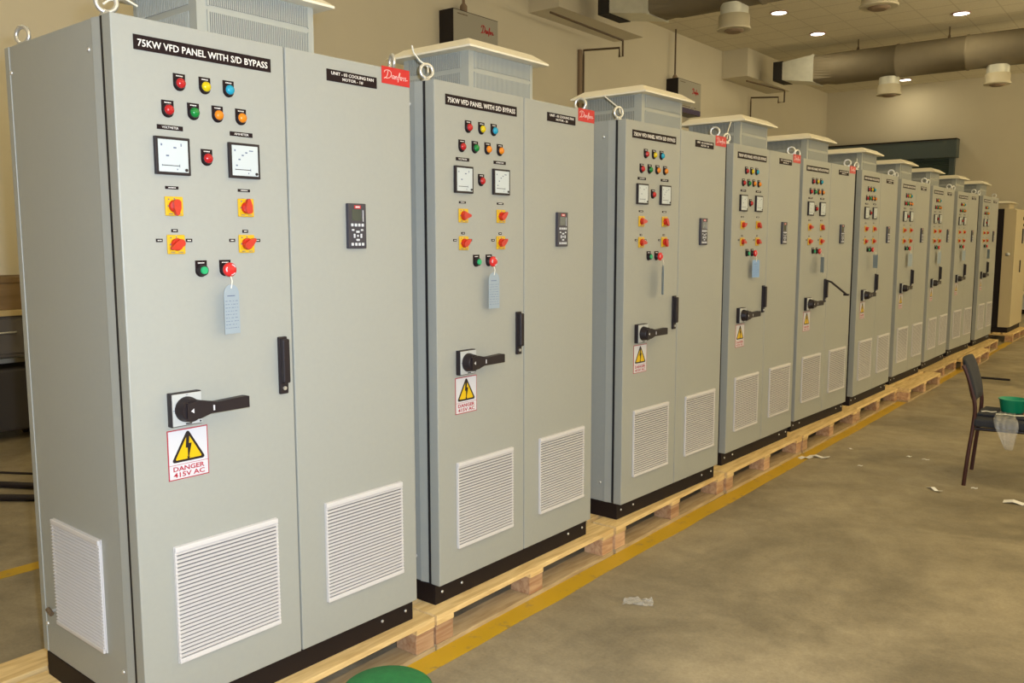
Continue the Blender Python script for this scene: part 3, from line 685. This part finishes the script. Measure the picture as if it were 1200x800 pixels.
# ------------------------------------------------------------------ chair with things on its seat
ch = empty('chair', (1.410, 6.52, 0), .08); tag(ch, 'black padded chair on dark red tube legs, cut by the right edge', 'chair')
o_ = (-1.42, -6.53, 0)
def crv(pts, n=6):
    out = []; Pp = [Vector(p) for p in pts]; Pp = [Pp[0]]+Pp+[Pp[-1]]
    for i in range(1, len(Pp)-2):
        for k in range(n):
            t = k/n; a, b_, c, d = Pp[i-1:i+3]
            out.append(.5*((2*b_)+(-a+c)*t+(2*a-5*b_+4*c-d)*t*t+(-a+3*b_-3*c+d)*t**3))
    out.append(Pp[-2]); return out
for y in (6.29, 6.77):
    yi = y + (.02 if y < 6.5 else -.02)
    m = MB(o_); m.tube(crv([(1.20,y,.0),(1.215,y,.2),(1.235,yi,.42),(1.235,yi,.55),(1.19,yi,.72),(1.155,yi,.80)]), .013, M['tube'], 10); m.build('rear_leg', ch)
    m = MB(o_); m.tube(crv([(1.70,y,.0),(1.67,yi,.38),(1.66,yi,.405)]), .013, M['tube'], 10); m.build('front_leg', ch)
    m = MB(o_); m.tube([(1.23,yi,.385),(1.665,yi,.395)], .011, M['black'], 8); m.build('seat_rail', ch)
m = MB(o_); m.tube([(1.232,6.31,.385),(1.232,6.75,.385)], .011, M['black'], 8); m.tube([(1.66,6.31,.395),(1.66,6.75,.395)], .011, M['black'], 8); m.build('cross_rail', ch)
m = MB(o_); m.box(1.235, 1.68, 6.29, 6.77, .40, .455, M['fabric'], .022, 4); m.build('seat', ch)
# back pad: slightly curved slab
bk = MB(o_); ns, nz = 8, 8; vs = []
for side in (0, 1):
    for j in range(nz+1):
        for k in range(ns+1):
            z = .545 + .285*j/nz; yy = 6.53 + (-.5+k/ns)*.46*(1-.12*abs(2*j/nz-1)**4)
            bx = 1.235 - .075*(j/nz)**1.4 + (.02*((2*k/ns-1)**2)) - .018
            t = .022*(1-abs(2*j/nz-1)**6*.5)*(1-abs(2*k/ns-1)**6*.5)
            vs.append((bx + (t if side else -t), yy, z))
fs = []; N = (ns+1)*(nz+1)
for j in range(nz):
    for k in range(ns):
        a = j*(ns+1)+k; fs.append([a, a+1, a+ns+2, a+ns+1]); fs.append([N+a+ns+1, N+a+ns+2, N+a+1, N+a])
edge = [k for k in range(ns+1)] + [j*(ns+1)+ns for j in range(1, nz+1)] + [nz*(ns+1)+k for k in range(ns-1, -1, -1)] + [j*(ns+1) for j in range(nz-1, 0, -1)]
for q in range(len(edge)): a, b_ = edge[q], edge[(q+1) % len(edge)]; fs.append([a, N+a, N+b_, b_])
bk.add(vs, fs, M['fabric'], True); bk.build('backrest', ch)

m = MB(); m.lathe((0,0,0), Z_, [(.001,.0),(.060,.0),(.066,.006),(.082,.085),(.088,.088),(.088,.092),(.080,.092),(.062,.010),(.001,.008)], M['bowl'], 36, capend=False)
o = m.build('bowl'); o.location = (1.425, 6.55, .475); tag(o, 'small green plastic bowl sitting on the black chair seat', 'bowl')
m = MB(); m.box(-.02,.40,-.16,.16,0,.018,M['fabric'],.008,3); o = m.build('folded_cloth'); o.location = (1.26,6.54,.4555); tag(o, 'dark folded cloth lying on the chair seat under the bowl', 'cloth')
def paperscrap(x, y, z, w, h, rz, lb, curl=.004, grp=None, m_=None, name='paper_scrap'):
    n = 6; vs = []
    for k in range(n+1):
        t = k/n; zz = curl*math.sin(PI*t*1.5)**2
        for s in (-.5, .5): vs.append((( t-.5)*w, s*h*(1-.1*math.sin(3*t)), zz+.0006))
    vs2 = [(a, b_, c+.0010) for a, b_, c in vs]; N = len(vs)
    m = MB(); fs = [[2*k,2*k+2,2*k+3,2*k+1] for k in range(n)]+[[N+2*k,N+2*k+1,N+2*k+3,N+2*k+2] for k in range(n)]
    fs += [[2*k,N+2*k,N+2*k+2,2*k+2] for k in range(n)]+[[2*k+1,2*k+3,N+2*k+3,N+2*k+1] for k in range(n)]+[[0,1,N+1,N],[2*n,N+2*n,N+2*n+1,2*n+1]]
    m.add(vs+vs2, fs, m_ or M['paper']); o = m.build(name); o.location = (x,y,z); o.rotation_euler = (0,0,rz); tag(o, lb, 'paper' if not m_ else 'litter', grp)
paperscrap(1.30,6.47,.474,.09,.035,.3,'white paper strip on the chair seat, left of the green bowl',.004)
paperscrap(1.43,6.42,.4745,.16,.035,.1,'white paper strip on the chair seat in front of the green bowl',.004)
m = MB(); m.box(-.03,.03,-.02,.02,0,.016,M['orangeplastic'],.004); o = m.build('orange_clip'); o.location = (1.535,6.46,.4745); tag(o, 'small orange plastic piece on the chair seat at the right edge', 'plastic piece')
# plastic bag draped over the seat's near edge
bag = MB(); n1, n2 = 12, 14; vs = []; rb = random.Random(9)
path = [(6.50,.478),(6.40,.480),(6.31,.478),(6.275,.462),(6.262,.43),(6.258,.39),(6.25,.34),(6.245,.28)]
pth = crv([(0,a,b_) for a, b_ in path], 2)
for j, q in enumerate(pth):
    wj = .045 + .025*math.sin(j/len(pth)*PI) - .075*max(0, j/len(pth)-.55)
    for k in range(n1+1):
        s = k/n1-.5; vs.append((1.405 + j*.004 + s*2*wj, q.y - .008*math.sin(k*2.1+j*.7) - .006, q.z + (.006*math.sin(k*1.7+j) if j < 6 else 0)))
fs = [[j*(n1+1)+k, j*(n1+1)+k+1, (j+1)*(n1+1)+k+1, (j+1)*(n1+1)+k] for j in range(len(pth)-1) for k in range(n1)]
bag.add(vs, fs, M['film'], True); o = bag.build('plastic_bag', recalc=False); tag(o, 'clear plastic bag hanging over the edge of the chair seat', 'plastic bag')
so = o.modifiers.new('s', 'SOLIDIFY'); so.thickness = .001

# ------------------------------------------------------------------ green topped stool at the bottom edge
st = empty('stool', (.674, 1.532, 0)); tag(st, 'round stool with a green felt top, cut by the bottom edge', 'stool')
m = MB(); m.lathe((0,0,.385), Z_, [(.105,0),(.118,.006),(.1225,.020),(.1215,.036),(.112,.043),(.06,.0455),(.001,.046)], M['stoolgreen'], 48); m.build('seat', st)
for k in range(4):
    a = PI/4+k*PI/2; ca, sa = math.cos(a), math.sin(a)
    m = MB(); m.tube([(ca*.075,sa*.075,.387),(ca*.13,sa*.13,.0)], .011, M['black'], 10); m.build('leg', st)
m = MB(); m.tube([(.108*math.cos(t), .108*math.sin(t), .14) for t in [2*PI*k/24 for k in range(24)]], .007, M['black'], 8, closed=True); m.build('foot_ring', st)

# ------------------------------------------------------------------ litter on the floor
lit = [(.13,6.33,.10,.05,.9,'folded white paper at the foot of the fourth and fifth pallets'),(.20,6.42,.15,.05,.15,'white paper leaf lying on the yellow line'),
 (1.085,6.02,.13,.030,-.75,'white paper strip on the floor left of the chair legs'),(1.56,6.02,.16,.07,.05,'white paper sheet on the floor at the right edge, below the chair'),
 (.307,6.83,.05,.022,-.6,'small white paper scrap beyond the folded papers'),(.52,6.35,.035,.025,.2,'white paper fleck halfway between the folded papers and the chair'),
 (.73,6.85,.035,.03,0,'white paper fleck in the open floor before the chair'),(1.283,6.22,.04,.03,.2,'white paper fleck just right of the nearest chair foot'),(.85,6.83,.05,.02,.1,'white paper fleck behind the chair legs')]
for x, y, w, h, rz, lb in lit: paperscrap(x, y, .0012, w, h, rz, lb, .012 if w > .09 else .004, 'paper scraps on the floor')
# crumpled clear film
m = MB(); rb = random.Random(4); n = 9
vs = [((a/n-.5)*.13+rb.uniform(-.006,.006), (b_/n-.5)*.075+rb.uniform(-.004,.004), .002+abs(rb.gauss(0,.006))) for a in range(n+1) for b_ in range(n+1)]
m.add(vs, [[a*(n+1)+b_, (a+1)*(n+1)+b_, (a+1)*(n+1)+b_+1, a*(n+1)+b_+1] for a in range(n) for b_ in range(n)], M['film']); o = m.build('film_scrap', recalc=False); o.location = (.448,3.285,.001); o.rotation_euler = (0,0,.5)
so = o.modifiers.new('s','SOLIDIFY'); so.thickness = .0008
tag(o, 'crumpled clear plastic film on the open floor in front of the second cabinet', 'plastic film')
m = MB(); m.tube([(.40,11.33,.012),(.55,11.34,.012),(.74,11.345,.012)], .012, M['black'], 8); tag(m.build('rod'), 'short black rod lying on the floor right of the chair back', 'rod')

# ------------------------------------------------------------------ left background
r = empty('workbench', (-5.30, 3.3, 0)); tag(r, 'workbench with a worn wooden top against the left wall, behind the nearest cabinet', 'workbench'); o_ = (5.30,-3.3,0)
m = MB(o_); m.box(-5.66, -5.05, 2.3, 4.4, 1.03, 1.075, M['bench'], .004); m.build('bench_top', r)
for x in (-5.60, -5.10):
    for y in (2.36, 4.34): m = MB(o_); m.box(x-.025,x+.025,y-.025,y+.025,0,1.03,M['greysteel'],.003); m.build('leg', r)
m = MB(o_); m.box(-5.62,-5.08,2.36,4.34,.70,1.03,M['greysteel'],.006)
m.build('drawer_unit', r)
m = MB(o_); 
for k in range(2): m.box(-5.08,-5.065,2.42+k*.95,3.32+k*.95,.73,1.0,M['greysteel'],.003); m.tube([(-5.065,2.77+k*.95,.9),(-5.045,2.79+k*.95,.9),(-5.045,2.95+k*.95,.9),(-5.065,2.97+k*.95,.9)],.008,M['steel'],6)
m.build('drawer', r)
m = MB(); m.box(-5.60,-5.12,2.45,3.9,1.076,1.32,M['card'],.004); m.box(-5.61,-5.11,2.44,3.91,1.29,1.335,M['card'],.004); tag(m.build('carton'), 'brown carton lying on the workbench at the left edge', 'carton')
r = empty('machine', (-5.3,3.0,0)); tag(r, 'dark compressor-like machine on the floor under the workbench', 'machine'); o_ = (5.3,-3.0,0)
m = MB(o_); m.box(-5.52,-5.16,2.65,3.25,.08,.60,M['darkmachine'],.03,3); m.build('housing', r)
for y in (2.75,3.15):
    m = MB(o_); m.cyl((-5.2,y-.02,.05),(-5.2,y+.02,.05),.05,M['black']); m.build('wheel', r)
    m = MB(o_); m.cyl((-5.45,y-.02,.05),(-5.45,y+.02,.05),.05,M['black']); m.build('wheel', r)
m = MB(o_); m.tube(crv([(-5.25,2.75,.62),(-5.25,2.80,.68),(-5.25,3.1,.68),(-5.25,3.15,.62)]),.015,M['steel'],8); m.build('handle', r)
for k, (p0, p1, rr, lb) in enumerate((((-4.2,2.44),(-3.9,2.62),.008,'thin black cable on the floor at the left edge, farthest of three'),((-3.75,2.33),(-3.4,2.55),.022,'thick black hose on the floor at the left edge, behind its twin'),((-3.52,2.15),(-3.2,2.40),.022,'thick black hose on the floor at the left edge, nearest of the three'))):
    dx, dy = p1[0]-p0[0], p1[1]-p0[1]
    m = MB(); m.tube(crv([(p0[0]-dx*3,p0[1]-dy*2.5,rr),(p0[0]-dx,p0[1]-dy*.9,rr),(p0[0],p0[1],rr),(p1[0],p1[1],rr),(p1[0]+dx*1.5,p1[1]+dy*2,rr),(p1[0]+dx*2.5,p1[1]+dy*4,rr)]), rr, M['black'], 8)
    tag(m.build('cable' if k == 0 else 'hose'), lb, 'cable' if k == 0 else 'hose')
# pale table at the far right
r = empty('side_table', (.1, 22.2, 0)); tag(r, 'white-topped grey counter at the far right, beyond the beige cabinet', 'counter'); o_ = (-.1,-22.2,0)
m = MB(o_); m.box(-.75,1.1,21.8,22.6,.42,.46,M['whitetop'],.005); m.build('counter_top', r)
m = MB(o_); m.box(-.70,1.05,21.85,22.55,.10,.42,M['grey'],.005); m.build('body', r)
m = MB(o_); m.box(-.66,1.0,21.9,22.5,0,.10,M['plinth']); m.build('plinth', r)

# ------------------------------------------------------------------ lights
def area(name, loc, size, power, col, rot=(0,0,0), sy=None, shape='SQUARE'):
    L = bpy.data.lights.new(name, 'AREA'); L.energy = power; L.color = col; L.size = size; L.shape = shape
    if sy: L.shape = 'RECTANGLE'; L.size_y = sy
    o = bpy.data.objects.new(name, L); o.location = loc; o.rotation_euler = rot; C.objects.link(o); return o
WARM = (1., .85, .54)
for x, y in ((-3.6,15.0),(-3.6,16.95),(-1.14,17.0),(-3.53,23.05)):
    area('spot_light', (x, y, ZC-.03), .2, 9, WARM, shape='DISK')
# unseen downlights added to light the room, continuing the ceiling spots
for y in (-3., 0., 3.):
    for x in (-3.6, -1.14, 3.8, 6.2): area('spot_light', (x, y, ZC-.03), .3, 12, WARM, shape='DISK')
for y in (6., 9., 12., 15., 18., 21.):
    for x in (2.6, 4.4, 6.2): area('spot_light', (x, y, ZC-.03), .3, 18 if y < 8 else 4, WARM, shape='DISK')
# unseen upward fill lamps added to brighten the ceiling and walls
for y in (-2., 3., 8., 13., 18., 22.):
    area('uplight', (5.2, y, 2.6), 1.2, (115 if y < 5 else 165) if y < 15 else 145, WARM, (PI, 0, 0))
# side light added at the right wall's invented windows
for k in range(6):
    y0, y1 = wy[2*k+1], wy[2*k+2]
    area('window_light', (XR-.02, (y0+y1)/2, 2.3), 2.1, 30, (1.,.90,.68), (0, PI/2, 0), y1-y0)

# ------------------------------------------------------------------ camera, with its flash
yaw, pitch, roll = .66476669, .11610412, -.00124379
cy, sy = math.cos(yaw), math.sin(yaw)
fw = Vector((-sy*math.cos(pitch), cy*math.cos(pitch), -math.sin(pitch))); rt = Vector((cy, sy, 0)); up = rt.cross(fw)
cr, sr = math.cos(roll), math.sin(roll); r2 = rt*cr + up*sr; u2 = up*cr - rt*sr
cam = bpy.data.cameras.new('camera'); cam.sensor_width = 36; cam.lens = 1013.3555/1200*36; cam.clip_start = .05
co = bpy.data.objects.new('camera', cam); C.objects.link(co)
co.matrix_world = Matrix(((r2.x,u2.x,-fw.x,CX),(r2.y,u2.y,-fw.y,0),(r2.z,u2.z,-fw.z,CZ),(0,0,0,1)))
bpy.context.scene.camera = co
fl = bpy.data.lights.new('camera_flash', 'AREA'); fl.shape = 'RECTANGLE'; fl.size = .05; fl.size_y = .03; fl.energy = 105; fl.color = (.84, .97, 1.2)
fo = bpy.data.objects.new('camera_flash', fl); C.objects.link(fo)
fo.matrix_world = Matrix(((r2.x,u2.x,-fw.x,CX+.07*r2.x),(r2.y,u2.y,-fw.y,.07*r2.y),(r2.z,u2.z,-fw.z,CZ+.06),(0,0,0,1)))

w = bpy.data.worlds.new('world'); bpy.context.scene.world = w; w.use_nodes = True
w.node_tree.nodes['Background'].inputs[0].default_value = (.75,.8,.9,1); w.node_tree.nodes['Background'].inputs[1].default_value = .4
vs_ = bpy.context.scene.view_settings; vs_.view_transform = 'Standard'; vs_.look = 'None'; vs_.exposure = 0.; vs_.gamma = 1; vs_.use_curve_mapping = False
